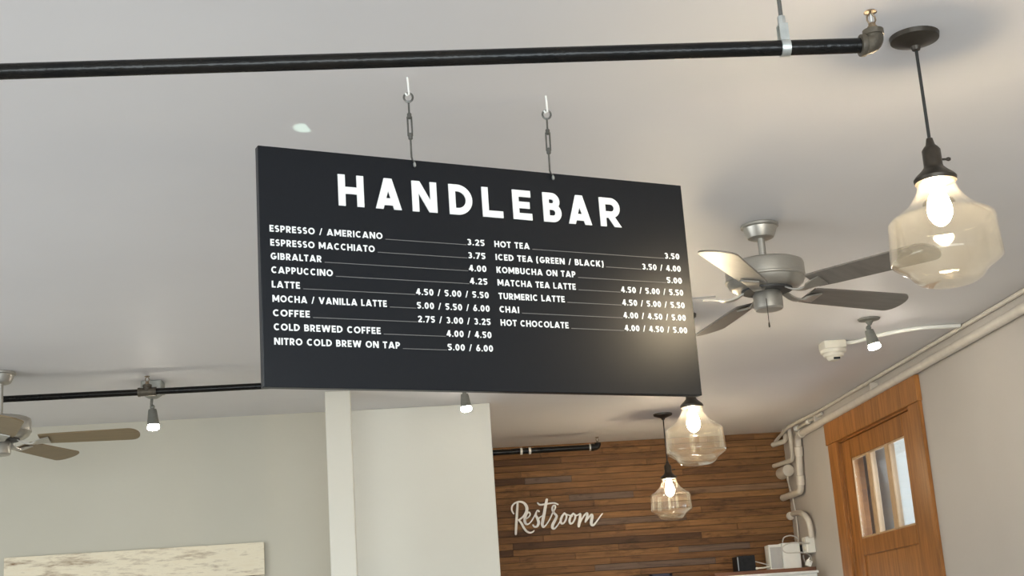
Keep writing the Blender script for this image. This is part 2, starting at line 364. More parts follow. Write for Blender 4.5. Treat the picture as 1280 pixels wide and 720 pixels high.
# street outside the door
struct('ground', MB().box((RIGHT_X + .2, 2, FLOOR - .2), (14, 30, FLOOR - .02)), M['paving'])
bl = thing('building', 'brick and stucco building across the street seen through door panes', 'building', (6.2, 17.8, FLOOR))
MB().box((-.7, 0, 0), (-.13, 4, 6)).build('brick_pier', M['brick'], bl)
MB().box((.26, -.1, 0), (3.0, 4, 6)).build('stucco_wall', M['stucco'], bl)

# square column in front of the white wall
a = on_y(406.3, 486, 7.9); b = on_y(438.9, 486, 7.9)
struct('column', MB().box((-.317, 7.9, FLOOR), (-.176, 8.04, Z)), M['column'], bevel=.006)

# ------------------------------------------------------------------ ribbon lettering
def strip(mb, L, R, t0, t1, closed=False):
    mb.k = (getattr(mb, 'k', 0) + 1) % 5; t0 -= mb.k * 8e-5      # no two strokes share a face plane
    n = len(L); vs = [Vector((p[0], t0, p[1])) for p in L] + [Vector((p[0], t0, p[1])) for p in R] + [Vector((p[0], t1, p[1])) for p in L] + [Vector((p[0], t1, p[1])) for p in R]
    fs = []
    for i in range(n if closed else n - 1):
        j = (i + 1) % n
        fs += [(n + i, n + j, j, i), (i, j, 2 * n + j, 2 * n + i), (n + j, n + i, 3 * n + i, 3 * n + j)]
    if not closed: fs += [(0, 2 * n, 3 * n, n), (n - 1, 2 * n - 1, 4 * n - 1, 3 * n - 1)]
    mb.add(vs, fs)
def ribbon(mb, pts, t, fx, fy, t0, t1, closed=False, w=None):
    P = [Vector((p[0], p[1])) for p in pts]; n = len(P); L = []; R = []
    for i in range(n):
        a = P[(i - 1) % n] if (closed or i > 0) else None; b = P[(i + 1) % n] if (closed or i < n - 1) else None
        d1 = (P[i] - a).normalized() if a is not None else None; d2 = (b - P[i]).normalized() if b is not None else None
        d1 = d1 or d2; d2 = d2 or d1
        m_ = (d1 + d2); m_ = m_.normalized() if m_.length > 1e-6 else d1
        nn = Vector((-m_.y, m_.x)); k = (w[i] if w else t) / 2 / max(.35, nn.dot(Vector((-d1.y, d1.x))))
        L.append(P[i] + nn * k); R.append(P[i] - nn * k)
    strip(mb, [(fx(p.x), fy(p.y)) for p in L], [(fx(p.x), fy(p.y)) for p in R], t0, t1, closed)
def arc(cx, cy, rx, ry, a0, a1, n=12):
    return [(cx + rx * math.cos(math.radians(a0 + (a1 - a0) * i / n)), cy + ry * math.sin(math.radians(a0 + (a1 - a0) * i / n))) for i in range(n + 1)]

WID = dict(A=.9, B=.64, C=.8, D=.76, E=.56, F=.54, G=.84, H=.76, I=.21, K=.72, L=.52, M=.96, N=.8, O=.9, P=.62, R=.66, S=.6, T=.62, U=.74, V=.86, W=1.22)
WID.update({c: .62 for c in '0235679'}); WID.update({'4': .68, '.': .2, '/': .46, '(': .34, ')': .34, ' ': .3})
def glyph(ch, w, t):
    """-> (ribbons [(pts, closed)], polygons) in a box w wide and 1 tall"""
    h = t / 2; r = []; p = []
    V = lambda x, y0=0, y1=1: r.append(([(x, y0), (x, y1)], False))
    Hh = lambda y, x0, x1: r.append(([(x0, y), (x1, y)], False))
    def Q(x0, y0, x1, y1, th): p.append([(x0 - th / 2, y0), (x0 + th / 2, y0), (x1 + th / 2, y1), (x1 - th / 2, y1)])
    if ch == 'A':
        th = t * 1.12; Q(th / 2, 0, w / 2 - t * .02, 1, th); Q(w - th / 2, 0, w / 2 + t * .02, 1, th); Hh(.24, w * .2, w * .8)
    elif ch == 'B':
        V(h); m_ = .53; r1 = (1 - h - m_) / 2; r2 = (m_ - h) / 2
        r.append(([(h, 1 - h)] + arc(w - h - .05 - r1, m_ + r1, r1, r1, 90, -90) + [(h, m_)], False))
        r.append(([(h, m_)] + arc(w - h - r2, h + r2, r2, r2, 90, -90) + [(h, h)], False))
    elif ch == 'C': r.append((arc(w / 2 + .04, .5, w / 2 - h + .02, .5 - h, 48, 312, 22), False))
    elif ch == 'D':
        V(h); r.append(([(h, 1 - h)] + arc(w * .36, .5, w - h - w * .36, .5 - h, 90, -90, 18) + [(h, h)], False))
    elif ch == 'E': V(h); Hh(1 - h, 0, w * .97); Hh(.5, 0, w * .9); Hh(h, 0, w)
    elif ch == 'F': V(h); Hh(1 - h, 0, w); Hh(.47, 0, w * .9)
    elif ch == 'G':
        r.append((arc(w / 2 + .02, .5, w / 2 - h, .5 - h, 48, 338, 24), False)); Hh(.43, w * .52, w)
    elif ch == 'H': V(h); V(w - h); Hh(.5, h, w - h)
    elif ch == 'I': V(w / 2)
    elif ch == 'K': V(h); Q(t * 1.1, .36, w - t * .68, 1, t * 1.36); Q(w - t * .66, 0, w * .42, .6, t * 1.32)
    elif ch == 'L': V(h); Hh(h, 0, w)
    elif ch == 'M':
        V(h); V(w - h); Q(h * 1.15, 1, w / 2, .2, t * 1.15); Q(w - h * 1.15, 1, w / 2, .2, t * 1.15)
    elif ch == 'N': V(h); V(w - h); Q(h * 1.2, 1, w - h * 1.2, 0, t * 1.2)
    elif ch == 'O': r.append((arc(w / 2, .5, w / 2 - h, .5 - h, 0, 360, 28)[:-1], True))
    elif ch in 'PR':
        V(h); lo = .42; rr = (1 - h - lo) / 2
        r.append(([(h, 1 - h)] + arc(w - h - (.02 if ch == 'R' else 0) - rr, lo + rr, rr, rr, 90, -90) + [(h, lo)], False))
        if ch == 'R': Q(w - t * .58, 0, w * .44, lo + .04, t * 1.16)
    elif ch == 'S':
        ry = (1 - t) / 4; rx = w / 2 - h
        r.append((arc(w / 2, h + 3 * ry, rx, ry, 35, 270, 14) + arc(w / 2, h + ry, rx, ry, 90, -145, 14)[1:], False))
    elif ch == 'T': V(w / 2); Hh(1 - h, 0, w)
    elif ch == 'U': r.append(([(h, 1)] + arc(w / 2, w / 2 - h + h, w / 2 - h, w / 2 - h, 180, 360, 14) + [(w - h, 1)], False))
    elif ch == 'V': Q(t * .56, 1, w / 2, 0, t * 1.12); Q(w - t * .56, 1, w / 2, 0, t * 1.12)
    elif ch == 'W':
        q = w / 4; th = t * 1.1
        Q(th / 2, 1, q + .02, 0, th); Q(2 * q, 1, q + .02, 0, th); Q(2 * q, 1, 3 * q - .02, 0, th); Q(w - th / 2, 1, 3 * q - .02, 0, th)
    elif ch == '0': r.append((arc(w / 2, .5, w / 2 - h, .5 - h, 0, 360, 24)[:-1], True))
    elif ch == '2': r.append((arc(w / 2, 1 - h - .21, w / 2 - h, .21, 165, -35, 12) + [(h * 1.3, h)], False)); Hh(h, h * .6, w)
    elif ch == '3':
        ry = (1 - t) / 4; rx = w / 2 - h
        r.append((arc(w / 2 - .03, h + 3 * ry, rx - .02, ry, 145, -90, 12), False)); r.append((arc(w / 2 - .02, h + ry, rx, ry, 90, -145, 12), False))
    elif ch == '4': V(w * .68); Hh(.29, .02, w); Q(w * .64, 1, t * .7, .25, t * 1.2)
    elif ch == '5':
        Hh(1 - h, w * .14, w * .92); r.append(([(w * .2, 1 - h), (w * .17, .56)], False)); r.append((arc(w / 2 - .02, .32, w / 2 - h, .32 - h, 125, -145, 14), False))
    elif ch == '6':
        r.append((arc(w / 2, .32, w / 2 - h, .32 - h, 0, 360, 20)[:-1], True)); Q(w * .24, .42, w * .62, 1, t * 1.2)
    elif ch == '7': Hh(1 - h, 0, w); Q(w * .32, 0, w - t * .6, 1 - t, t * 1.15)
    elif ch == '.': p.append(arc(w / 2, h * 1.05, h * 1.05, h * 1.05, 0, 360, 10)[:-1])
    elif ch == '/': Q(t * .4, -.03, w - t * .4, 1.03, t * .72)
    elif ch == '(': r.append((arc(w * 1.15, .45, w * .95, .72, 128, 232, 10), False))
    elif ch == ')': r.append((arc(-w * .15, .45, w * .95, .72, 52, -52, 10), False))
    return r, p
def write(mb, text, u0, u1, v, cap, t0, t1, t=.20, sp=.155):
    tot = sum(WID[c] for c in text) + sp * (len(text) - 1); k = (u1 - u0) / tot; x = 0
    for ch in text:
        rs, ps = glyph(ch, WID[ch], t); fx = lambda q, x=x: u0 + (x + q) * k; fy = lambda q: v + q * cap
        for pts, cl in rs: ribbon(mb, pts, t, fx, fy, t0, t1, cl)
        for pl in ps: mb.prism([(fx(a), fy(b)) for a, b in pl], t0, t1)
        x += WID[ch] + sp

# ------------------------------------------------------------------ hanging menu sign
SW, SH, ST, SYAW = 1.2284, .6037, .024, .37175
SC = Vector((.29656, 3.5717, .6452)); sn = Vector((math.sin(SYAW), -math.cos(SYAW), 0))
SC = SC - sn * (ST / 2)
sign = thing('menu_sign', 'large black hanging cafe menu board with white lettering and prices', 'sign', SC, SYAW)
MB().box((-SW / 2, -ST / 2, 0), (SW / 2, ST / 2, SH)).build('board', M['sign'], sign, bevel=.0018)
FR = -ST / 2
tl = MB()
for ch, u0, u1 in (('H', -.4110, -.3435), ('A', -.3125, -.2423), ('N', -.2122, -.1435), ('D', -.1090, -.0430), ('L', -.0145, .0450), ('E', .0748, .1308), ('B', .1656, .2200), ('A', .2413, .3120), ('R', .3398, .4050)):
    asp = (u1 - u0) / .0822; rs, ps = glyph(ch, asp, .222)
    fx = lambda q: u0 + q * .0822; fy = lambda q: .4637 + q * .0822
    for pts, cl in rs: ribbon(tl, pts, .222, fx, fy, FR - .003, FR + .001, cl)
    for pl in ps: tl.prism([(fx(a), fy(b)) for a, b in pl], FR - .003, FR + .001)
tl.build('title_lettering', M['white_letter'], sign, smooth=0)
V9 = [.3835, .3480, .3136, .2793, .2432, .2078, .1725, .1380, .1028]
MENU = [("ESPRESSO / AMERICANO", -.5903, -.2980, "3.25", -.0645, -.0146, 0), ("ESPRESSO MACCHIATO", -.5893, -.3204, "3.75", -.0645, -.0144, 1),
    ("GIBRALTAR", -.5896, -.4609, "4.00", -.0642, -.0142, 2), ("CAPPUCCINO", -.5890, -.4331, "4.25", -.0637, -.0136, 3), ("LATTE", -.5884, -.5180, "4.50 / 5.00 / 5.50", -.2148, -.0125, 4),
    ("MOCHA / VANILLA LATTE", -.5876, -.2950, "5.00 / 5.50 / 6.00", -.2141, -.0122, 5), ("COFFEE", -.5876, -.4955, "2.75 / 3.00 / 3.25", -.2135, -.0120, 6),
    ("COLD BREWED COFFEE", -.5866, -.3144, "4.00 / 4.50", -.1375, -.0120, 7), ("NITRO COLD BREW ON TAP", -.5862, -.2653, "5.00 / 6.00", -.1363, -.0102, 8),
    ("HOT TEA", .0138, .1166, "3.50", .5358, .5840, 0), ("ICED TEA (GREEN / BLACK)", .0147, .3375, "3.50 / 4.00", .4596, .5845, 1), ("KOMBUCHA ON TAP", .0150, .2486, "5.00", .5352, .5845, 2),
    ("MATCHA TEA LATTE", .0155, .2463, "4.50 / 5.00 / 5.50", .3857, .5850, 3), ("TURMERIC LATTE", .0160, .2099, "4.50 / 5.00 / 5.50", .3859, .5854, 4),
    ("CHAI", .0158, .0725, "4.00 / 4.50 / 5.00", .3860, .5850, 5), ("HOT CHOCOLATE", .0166, .2154, "4.00 / 4.50 / 5.00", .3864, .5856, 6)]
for nm, a0, a1, pr, p0, p1, k in MENU:
    v = V9[k]; b = MB(); write(b, nm, a0, a1, v, .0168, FR - .001, FR + .0005); b.build('item_lettering', M['white_letter'], sign, smooth=0)
    b = MB(); write(b, pr, p0, p1, v, .0168, FR - .001, FR + .0005); b.build('price_lettering', M['white_letter'], sign, smooth=0)
    MB().box((a1 + .008, FR - .001, v - .0002), (p0 - .002, FR + .0005, v + .0014)).build('leader_line', M['grey_line'], sign, smooth=0)

# turnbuckle hangers from ceiling to the top edge of the board
Su = Vector((math.cos(SYAW), math.sin(SYAW), 0))
def hanger(px, py, u, label):
    top = on_z(px, py, CEIL); bot = SC + Su * u + Vector((0, 0, SH)) ; o = thing('turnbuckle_hanger', label, 'hanger', bot, 0, 'steel hangers of the menu board')
    T = top - bot; L = lambda f: T * f
    MB().tube([T + Vector((0, 0, .0)), T + Vector((.001, -.002, -.012)), L(.80) + Vector((.002, -.004, -.003)), L(.775) + Vector((-.003, -.003, 0)), L(.79) + Vector((-.007, -.002, .004))], .0027, 8).build('ceiling_hook', M['hook'], o)
    c0 = L(.76); ring = [c0 + Vector((math.cos(t) * .0115, 0, math.sin(t) * .0125)) for t in (2 * math.pi * k / 20 for k in range(21))]
    e = MB().tube(ring, .0028, 8, caps=False); e.tube([L(.715), L(.52)], .0026, 8); e.build('eye_bolt', M['wire'], o)
    t = MB(); x = Vector((.0052, 0, 0)); t.tube([L(.53) - x, L(.30) - x], .0023, 8).tube([L(.53) + x, L(.30) + x], .0023, 8)
    t.lathe([(.0035, -.006), (.0060, -.004), (.0060, .008), (.004, .010)], L(.53), T, 14).lathe([(.004, -.010), (.0060, -.008), (.0060, .006), (.004, .008)], L(.30), T, 14)
    t.build('turnbuckle_body', M['wire'], o)
    f = sn * .016
    MB().tube([L(.29), L(.12), L(.05), L(.0) + f * .35, L(-.02) + f * .9, L(-.05) + f * 1.05, L(-.085) + f * .95], .0025, 8).build('lower_hook', M['wire'], o)
    MB().lathe([(.0005, -.010), (.0038, -.007), (.0038, 0), (.002, .003)], L(-.05) + f * 1.05, (0, 0, 1), 12).build('screw_eye', M['galv'], o)
    return o
hanger(509, 97, -.2019, 'left steel turnbuckle hanger hooked into menu board above the letters A and N')
hanger(682, 120, .2019, 'right steel turnbuckle hanger hooked into menu board above the letters E and B')

# ------------------------------------------------------------------ sprinkler pipes
def sprinkler(parent, o, s=1.0, scale=1.0):
    """upright head standing on o (local)"""
    o = Vector(o); k0 = .66
    def sc(mb):
        mb.v = [tuple(o + (Vector(p) - o) * k0) for p in mb.v]; return mb
    h = MB().lathe([(.012, 0), (.016, .002), (.016, .012), (.012, .014), (.012, .022), (.009, .025)], o, (0, 0, 1), 16)
    for sx in (-1, 1): h.tube([o + Vector((sx * .009, 0, .024)), o + Vector((sx * .014, 0, .034)), o + Vector((sx * .013, 0, .046)), o + Vector((sx * .003, 0, .058))], .003, 8)
    h.lathe([(.004, .056), (.004, .064)], o, (0, 0, 1), 10)
    sh = sc(h).build('sprinkler_head', M['brass'], parent)
    sc(MB().lathe([(.0015, .026), (.0022, .04), (.0015, .056)], o, (0, 0, 1), 10)).build('glass_bulb', M['hook'], sh)
    n = 24; d = MB()
    prof = [(.004, .064), (.019, .0635), (.0215, .061), (.0215, .0625), (.019, .0655), (.004, .066)]
    d.lathe(prof, o, (0, 0, 1), n); sc(d).build('deflector', M['brass'], sh)
P1Y, P1Z = 2.745, 1.2; PR = .0165
xe1 = on_y(1077, 57, P1Y).x; xl = LEFT_X + .005
pipe = thing('sprinkler_pipe', 'long thick black sprinkler pipe running overhead in front of menu board', 'pipe', (xl, P1Y, P1Z), 0, 'sprinkler pipes')
MB().tube([(0, 0, 0), (xe1 - xl, 0, 0)], PR, 24).build('pipe_run', M['pipe'], pipe)
ex = xe1 - xl
el = MB().lathe([(.0175, 0), (.0235, .001), (.0245, .006), (.0235, .012), (.0205, .014)], (ex - .004, 0, 0), (1, 0, 0), 24)
arcp = [Vector((ex + .008 + .021 * math.sin(t), 0, .017 - .017 * math.cos(t))) for t in (math.pi / 2 * k / 8 for k in range(9))]
el.tube([Vector((ex, 0, 0))] + arcp + [Vector((ex + .029, 0, .024))], .0205, 24)
el.lathe([(.0205, 0), (.0225, .001), (.0225, .013), (.018, .015)], (ex + .029, 0, .021), (0, 0, 1), 24)
el.build('elbow', M['iron'], pipe)
sprinkler(pipe, (ex + .029, 0, .035))
# clevis hanger
hx = on_y(981, 60, P1Y).x
hg = thing('pipe_hanger', 'galvanised strap hanger and rod carrying the long thick black pipe', 'hanger', (hx, P1Y, P1Z))
lp = []
for k in range(25):
    t = math.radians(-60 - 240 * k / 24 + 0); t = math.radians(50 - 280 * k / 24); lp.append((math.cos(t) * (PR + .0012), math.sin(t) * (PR + .0012)))
lp = [(.010, .052), (.011, .03)] + lp + [(-.011, .03), (-.010, .052)]
s_ = MB(); L_ = []; 
for (y, z), off in ((p, 0) for p in lp): L_.append((y, z))
n = len(L_); vs = []
for wx in (-.0095, .0095):
    for i, (y, z) in enumerate(L_):
        a = Vector(L_[max(i - 1, 0)]); b = Vector(L_[min(i + 1, n - 1)]); dd = (b - a).normalized(); nn = Vector((-dd.y, dd.x)) * .0016
        vs += [(wx, y + nn.x, z + nn.y), (wx, y - nn.x, z - nn.y)]
fs = []
for i in range(n - 1):
    a, b, c_, d_ = 2 * i, 2 * i + 1, 2 * i + 3, 2 * i + 2; k = 2 * n
    fs += [(a, d_, k + d_, k + a), (b, k + b, k + c_, c_), (a, b, c_, d_), (k + a, k + d_, k + c_, k + b)]
s_.add(vs, fs); s_.box((-.0095, -.0116, .049), (.0095, .0116, .053))
s_.build('strap', M['galv'], hg, smooth=40)
MB().tube([(0, 0, .045), (0, 0, CEIL - P1Z)], .0046, 10).build('threaded_rod', M['wire'], hg)
MB().lathe([(.0085, .053), (.0085, .072)], (0, 0, 0), (0, 0, 1), 6).build('nut', M['galv'], hg, smooth=0)
MB().lathe([(.022, CEIL - P1Z - .004), (.022, CEIL - P1Z)], (0, 0, 0), (0, 0, 1), 20).build('ceiling_washer', M['galv'], hg)

# pipe behind the sign
P2Y, P2Z = 7.20, 1.392
x2a, x2b = LEFT_X + .005, .62
tx = on_y(184, 487, P2Y).x
pipe2 = thing('sprinkler_pipe', 'black pipe at left with a spotlight below, disappearing behind the menu board', 'pipe', (x2a, P2Y, P2Z), 0, 'sprinkler pipes')
MB().tube([(0, 0, 0), (x2b - x2a, 0, 0)], PR, 20).build('pipe_run', M['pipe'], pipe2)
t0 = tx - x2a
tee = MB().lathe([(.0165, -.046), (.0235, -.045), (.0235, -.034), (.0215, -.033), (.0215, .033), (.0235, .034), (.0235, .045), (.0165, .046)], (t0, 0, 0), (1, 0, 0), 24)
tee.lathe([(.021, 0), (.021, .024), (.0235, .026), (.0235, .036), (.015, .038)], (t0, 0, 0), (0, 0, 1), 20); tee.build('tee_fitting', M['iron'], pipe2)
sprinkler(pipe2, (t0, 0, .037))

# pipe along the top of the wood wall
P3Y, P3Z = 9.9, 1.3585
x3b = on_y(741, 559, P3Y).x; x3a = WX
pipe3 = thing('sprinkler_pipe', 'short black pipe along top of the wood plank wall', 'pipe', (x3a, P3Y, P3Z), 0, 'sprinkler pipes')
ln = x3b - x3a
p3r = .020
MB().tube([(0, 0, 0), (ln, 0, 0)], p3r, 20).build('pipe_run', M['pipe'], pipe3)
e3 = MB().lathe([(p3r, 0), (.027, .001), (.027, .018), (.023, .02)], (ln - .012, 0, 0), (1, 0, 0), 20)
e3.tube([(ln, 0, 0)] + [(ln + .014 + .022 * math.sin(t), 0, .022 - .022 * math.cos(t)) for t in (math.pi / 2 * k / 6 for k in range(7))] + [(ln + .036, 0, .028)], .0235, 20)
e3.build('elbow', M['pipe'], pipe3)
MB().lathe([(p3r, -.006), (.025, -.005), (.025, .004), (p3r, .006)], (ln - .02, 0, 0), (1, 0, 0), 20).build('pale_ring', M['galv'], pipe3)
sprinkler(pipe3, (ln + .036, 0, .026))
for xx in (.30, .36): MB().lathe([(p3r, -.008), (p3r + .004, -.007), (p3r + .004, .007), (p3r, .008)], (xx, 0, 0), (1, 0, 0), 20).build('pale_mark', M['hook'], pipe3)

# ------------------------------------------------------------------ ceiling fans
def make_fan(label, loc, rz, drop, blade_m, metal=None, R=.66, group='ceiling fans'):
    """loc = blade-plane centre; drop = distance up to the ceiling"""
    fan = thing('ceiling_fan', label, 'fan', loc, rz, group); mt = metal or M['nickel']
    top = drop
    MB().lathe([(.067, top), (.070, top - .003), (.070, top - .011), (.063, top - .015), (.056, top - .036), (.048, top - .052), (.036, top - .057), (.020, top - .057)][::-1], n=36).build('canopy', mt, fan)
    MB().lathe([(.0135, .108), (.0135, top - .053)], n=20).build('downrod', mt, fan)
    MB().lathe([(.026, .106), (.026, .116), (.018, .119), (.018, .126)], n=24).build('rod_collar', M['vent'], fan)
    MB().lathe([(.090, .004), (.118, .008), (.136, .020), (.143, .036), (.1485, .039), (.1485, .045), (.1455, .048), (.1455, .090), (.142, .100), (.130, .106), (.020, .112)], n=48).build('motor_housing', mt, fan)
    MB().lathe([(.060, -.004), (.092, -.003), (.094, .006)], n=36).build('vent_plate', M['vent'], fan)
    MB().lathe([(.030, -.074), (.048, -.072), (.053, -.066), (.054, -.016), (.050, -.008), (.046, -.002)], n=32).build('switch_housing', mt, fan)
    ch = MB().tube([(-.040, -.038, -.040), (-.045, -.044, -.060), (-.045, -.044, -.135)], .0013, 6); ch.lathe([(.002, -.15), (.0035, -.146), (.0025, -.132)], (-.045, -.044, 0), n=8); ch.build('pull_chain', M['bronze'], fan)
    tilt = Matrix.Rotation(math.radians(-13), 4, 'X')
    for k in range(5):
        rot = Matrix.Rotation(2 * math.pi * k / 5, 4, 'Z')
        ir = MB(); pts = spline([(.085, 0, -.0), (.115, 0, -.016), (.15, 0, -.022), (.19, 0, -.014), (.235, 0, -.008)], 5)
        wd = lambda x: .016 + .020 * max(0, (x - .16) / .08)
        L = [(p.x, wd(p.x), p.z) for p in pts]; Rr = [(p.x, -wd(p.x), p.z) for p in pts]; n = len(pts)
        vs = [Vector(p) for p in L + Rr] + [Vector(p) - Vector((0, 0, .006)) for p in L + Rr]
        fs = []
        for i in range(n - 1): fs += [(i, n + i, n + i + 1, i + 1), (2 * n + i, 2 * n + i + 1, 3 * n + i + 1, 3 * n + i), (i, i + 1, 2 * n + i + 1, 2 * n + i), (n + i, 3 * n + i, 3 * n + i + 1, n + i + 1)]
        fs += [(0, 2 * n, 3 * n, n), (n - 1, 2 * n - 1, 4 * n - 1, 3 * n - 1)]
        blend = [(tilt @ v if v.x > .17 else v) for v in vs]
        ir.add([rot @ v for v in blend], fs); ir.build('blade_iron', mt, fan, smooth=50)
        out = [(.19, -.052), (.26, -.058), (R - .05, -.068)] + [(R - .05 + .05 * math.sin(math.radians(a)), -.068 * math.cos(math.radians(a))) for a in range(15, 180, 15)] + [(R - .05, .068), (.26, .058), (.19, .052)]
        bl = MB(); N = len(out); vs = [Vector((x, y, .000)) for x, y in out] + [Vector((x, y, -.006)) for x, y in out]
        vs = [rot @ (tilt @ v) for v in vs]
        bl.add(vs, [tuple(range(N)), tuple(range(N, 2 * N))[::-1]] + [(i, N + i, N + (i + 1) % N, (i + 1) % N) for i in range(N)])
        bl.build('fan_blade', blade_m, fan, smooth=30)
    return fan
make_fan('brushed nickel five-blade ceiling fan between menu board and door', (1.425, 5.0, 1.225), math.radians(25), CEIL - 1.225, M['blade'], R=.68)
tip = on_z(175, 541, 1.15)
make_fan('ceiling fan at left with brown blade tip beside the left spotlight', (tip.x - .66, tip.y, 1.15), 0, CEIL - 1.15, M['blade_brown'])

# ------------------------------------------------------------------ glass pendant lamps
def make_pendant(label, x, y, zt):
    """zt = height of the glass neck above the eye"""
    p = thing('pendant_lamp', label, 'lamp', (x, y, zt), 0, 'clear glass pendant lamps'); top = CEIL - zt
    MB().lathe([(.005, top - .042), (.010, top - .040), (.014, top - .030), (.040, top - .020), (.062, top - .012), (.064, top)], n=32).build('canopy', M['bronze'], p)
    MB().tube([(0, 0, top - .04), (0, 0, .10)], .0042, 10).build('cord', M['cord'], p)
    so = MB().lathe([(.052, -.006), (.054, .004), (.048, .012), (.034, .024), (.025, .034), (.0235, .040), (.0235, .080), (.018, .088), (.012, .094), (.008, .112), (.004, .114)], n=28); so = so.build('socket', M['bronze'], p)
    MB().tube([(.022, 0, .055), (.040, 0, .055)], .003, 8).lathe([(.004, -.005), (.0055, 0), (.004, .005)], (.042, 0, .055), (1, 0, 0), 10).build('thumb_screw', M['bronze'], so)
    pr = [(.045, 0), (.047, -.012), (.056, -.036), (.076, -.064), (.105, -.086), (.124, -.098), (.131, -.106), (.133, -.118), (.136, -.170), (.1375, -.205), (.134, -.214), (.118, -.226), (.098, -.240), (.090, -.250), (.078, -.262), (.060, -.270), (.030, -.273), (.0005, -.274)]
    q = pr + [(max(r - .003, .0004), h + .003 if h < -.2 else h) for r, h in pr[::-1]]      # a thin blown wall
    MB().lathe([(a.x, a.y) for a in spline([(r, h, 0) for r, h in q], 3)], n=48, caps=False).build('glass_shade', M['glass'], p, smooth=80)
    MB().lathe([(.013, .0), (.0135, -.020), (.018, -.034), (.027, -.056), (.031, -.076), (.029, -.094), (.020, -.110), (.008, -.119), (.0005, -.121)][::-1], n=24).build('bulb', M['bulb'], p)
    return p
make_pendant('near clear glass pendant lamp at right edge in front of the fan', 1.417, 3.335, 1.085)
make_pendant('clear glass pendant lamp just below right corner of menu board', 1.42, 6.44, 1.047)
make_pendant('farthest glass pendant lamp, hanging in front of the wood plank wall', 1.86, 9.35, 1.050)

# ------------------------------------------------------------------ spotlights
def spot_head(parent, top, bot, stem_from):
    top, bot = Vector(top), Vector(bot); d = (bot - top); Ln = d.length
    MB().tube([stem_from, Vector(stem_from) * .4 + top * .6 + Vector((-.004, 0, 0)), top + d * .02], .0075, 10).lathe([(.006, -.012), (.012, -.008), (.012, .008), (.006, .012)], top + Vector((0, 0, .008)), (1, 0, 0), 14).build('swivel_joint', M['spot_grey'], parent)
    MB().lathe([(.012, 0), (.0205, .003), (.0225, .012), (.031, Ln - .004), (.032, Ln), (.029, Ln), (.020, Ln * .5)], top, d, 24).build('lamp_housing', M['spot_grey'], parent)
    MB().lathe([(.018, -.03), (.021, -.012), (.026, .002), (.0315, .013), (.030, .021), (.020, .027), (.0005, .029)], bot, d, 24).build('reflector_bulb', M['spot_bulb'], parent)
# left: on a box behind the pipe
o = Vector((-1.175, 7.40, CEIL)); sp1 = thing('ceiling_spotlight', 'grey spotlight hanging under the grey box beside the left black pipe', 'spotlight', o, 0, 'grey spotlights')
MB().rbox((-.055, -.055, -.062), (.055, .055, 0), .012, axis=2).lathe([(.022, -.086), (.045, -.072), (.052, -.060)], n=20).build('junction_box', M['box_grey'], sp1, bevel=.003)
spot_head(sp1, on_y(190.5, 511, 7.4) - o, on_y(191.5, 531, 7.4) - o, Vector((-.005, 0, -.08)))
MB().lathe([(.008, 0), (.008, .02), (.004, .022)], (-.055, -.02, -.045), (-1, 0, 0), 10).build('box_connector', M['galv'], sp1)
# middle: below the sign's lower edge
o = Vector((.466, 8.0, CEIL)); sp2 = thing('ceiling_spotlight', 'grey spotlight showing under the middle of menu board, before white wall', 'spotlight', o, 0, 'grey spotlights')
MB().lathe([(.008, -.02), (.02, -.016), (.052, -.008), (.055, 0)], n=28).build('canopy', M['spot_grey'], sp2)
spot_head(sp2, on_y(580.5, 492, 8.0) - o, on_y(582.5, 508.5, 8.0) - o, Vector((0, 0, -.015)))
# right: beside the smoke detector
o = Vector((2.408, 6.71, CEIL)); sp3 = thing('ceiling_spotlight', 'tilted grey spotlight on round ceiling plate right of the smoke detector', 'spotlight', o, 0, 'grey spotlights')
MB().lathe([(.009, -.034), (.013, -.026), (.022, -.014), (.052, -.008), (.055, 0)], n=28).build('canopy', M['spot_grey'], sp3)
spot_head(sp3, on_y(1086, 412, 6.71) - o, on_y(1092, 430, 6.71) - o, Vector((0, 0, -.028)))

# smoke detector and its raceway
o = on_z(1040, 428, CEIL - .002); o.z = CEIL
sm = thing('smoke_detector', 'ivory smoke detector on square box left of the tilted spotlight', 'detector', o)
MB().rbox((-.060, -.055, -.040), (.060, .055, 0), .006, axis=2).build('back_box', M['plastic'], sm, bevel=.003)
MB().lathe([(.0005, -.100), (.026, -.100), (.034, -.094), (.038, -.084), (.052, -.078), (.055, -.066), (.066, -.060), (.070, -.046), (.066, -.040)], n=32).build('detector_cap', M['plastic'], sm)
MB().box((-.012, -.038, -.098), (.022, -.030, -.088)).build('sensor_slot', M['black_plastic'], sm)
a = Vector((o.x + .06, o.y - .02, CEIL - .012)); e_ = Vector((RIGHT_X - .035, 6.93, CEIL - .012))
tag(MB().tube([E(p) for p in spline([a, a + Vector((.06, -.02, 0)), Vector((a.x + .16, 7.05, CEIL - .012)), Vector((2.75, 6.94, CEIL - .012)), e_], 6)], .011, 12).build('conduit', M['raceway']),
    'white surface conduit on ceiling from the smoke detector to the right', 'conduit')

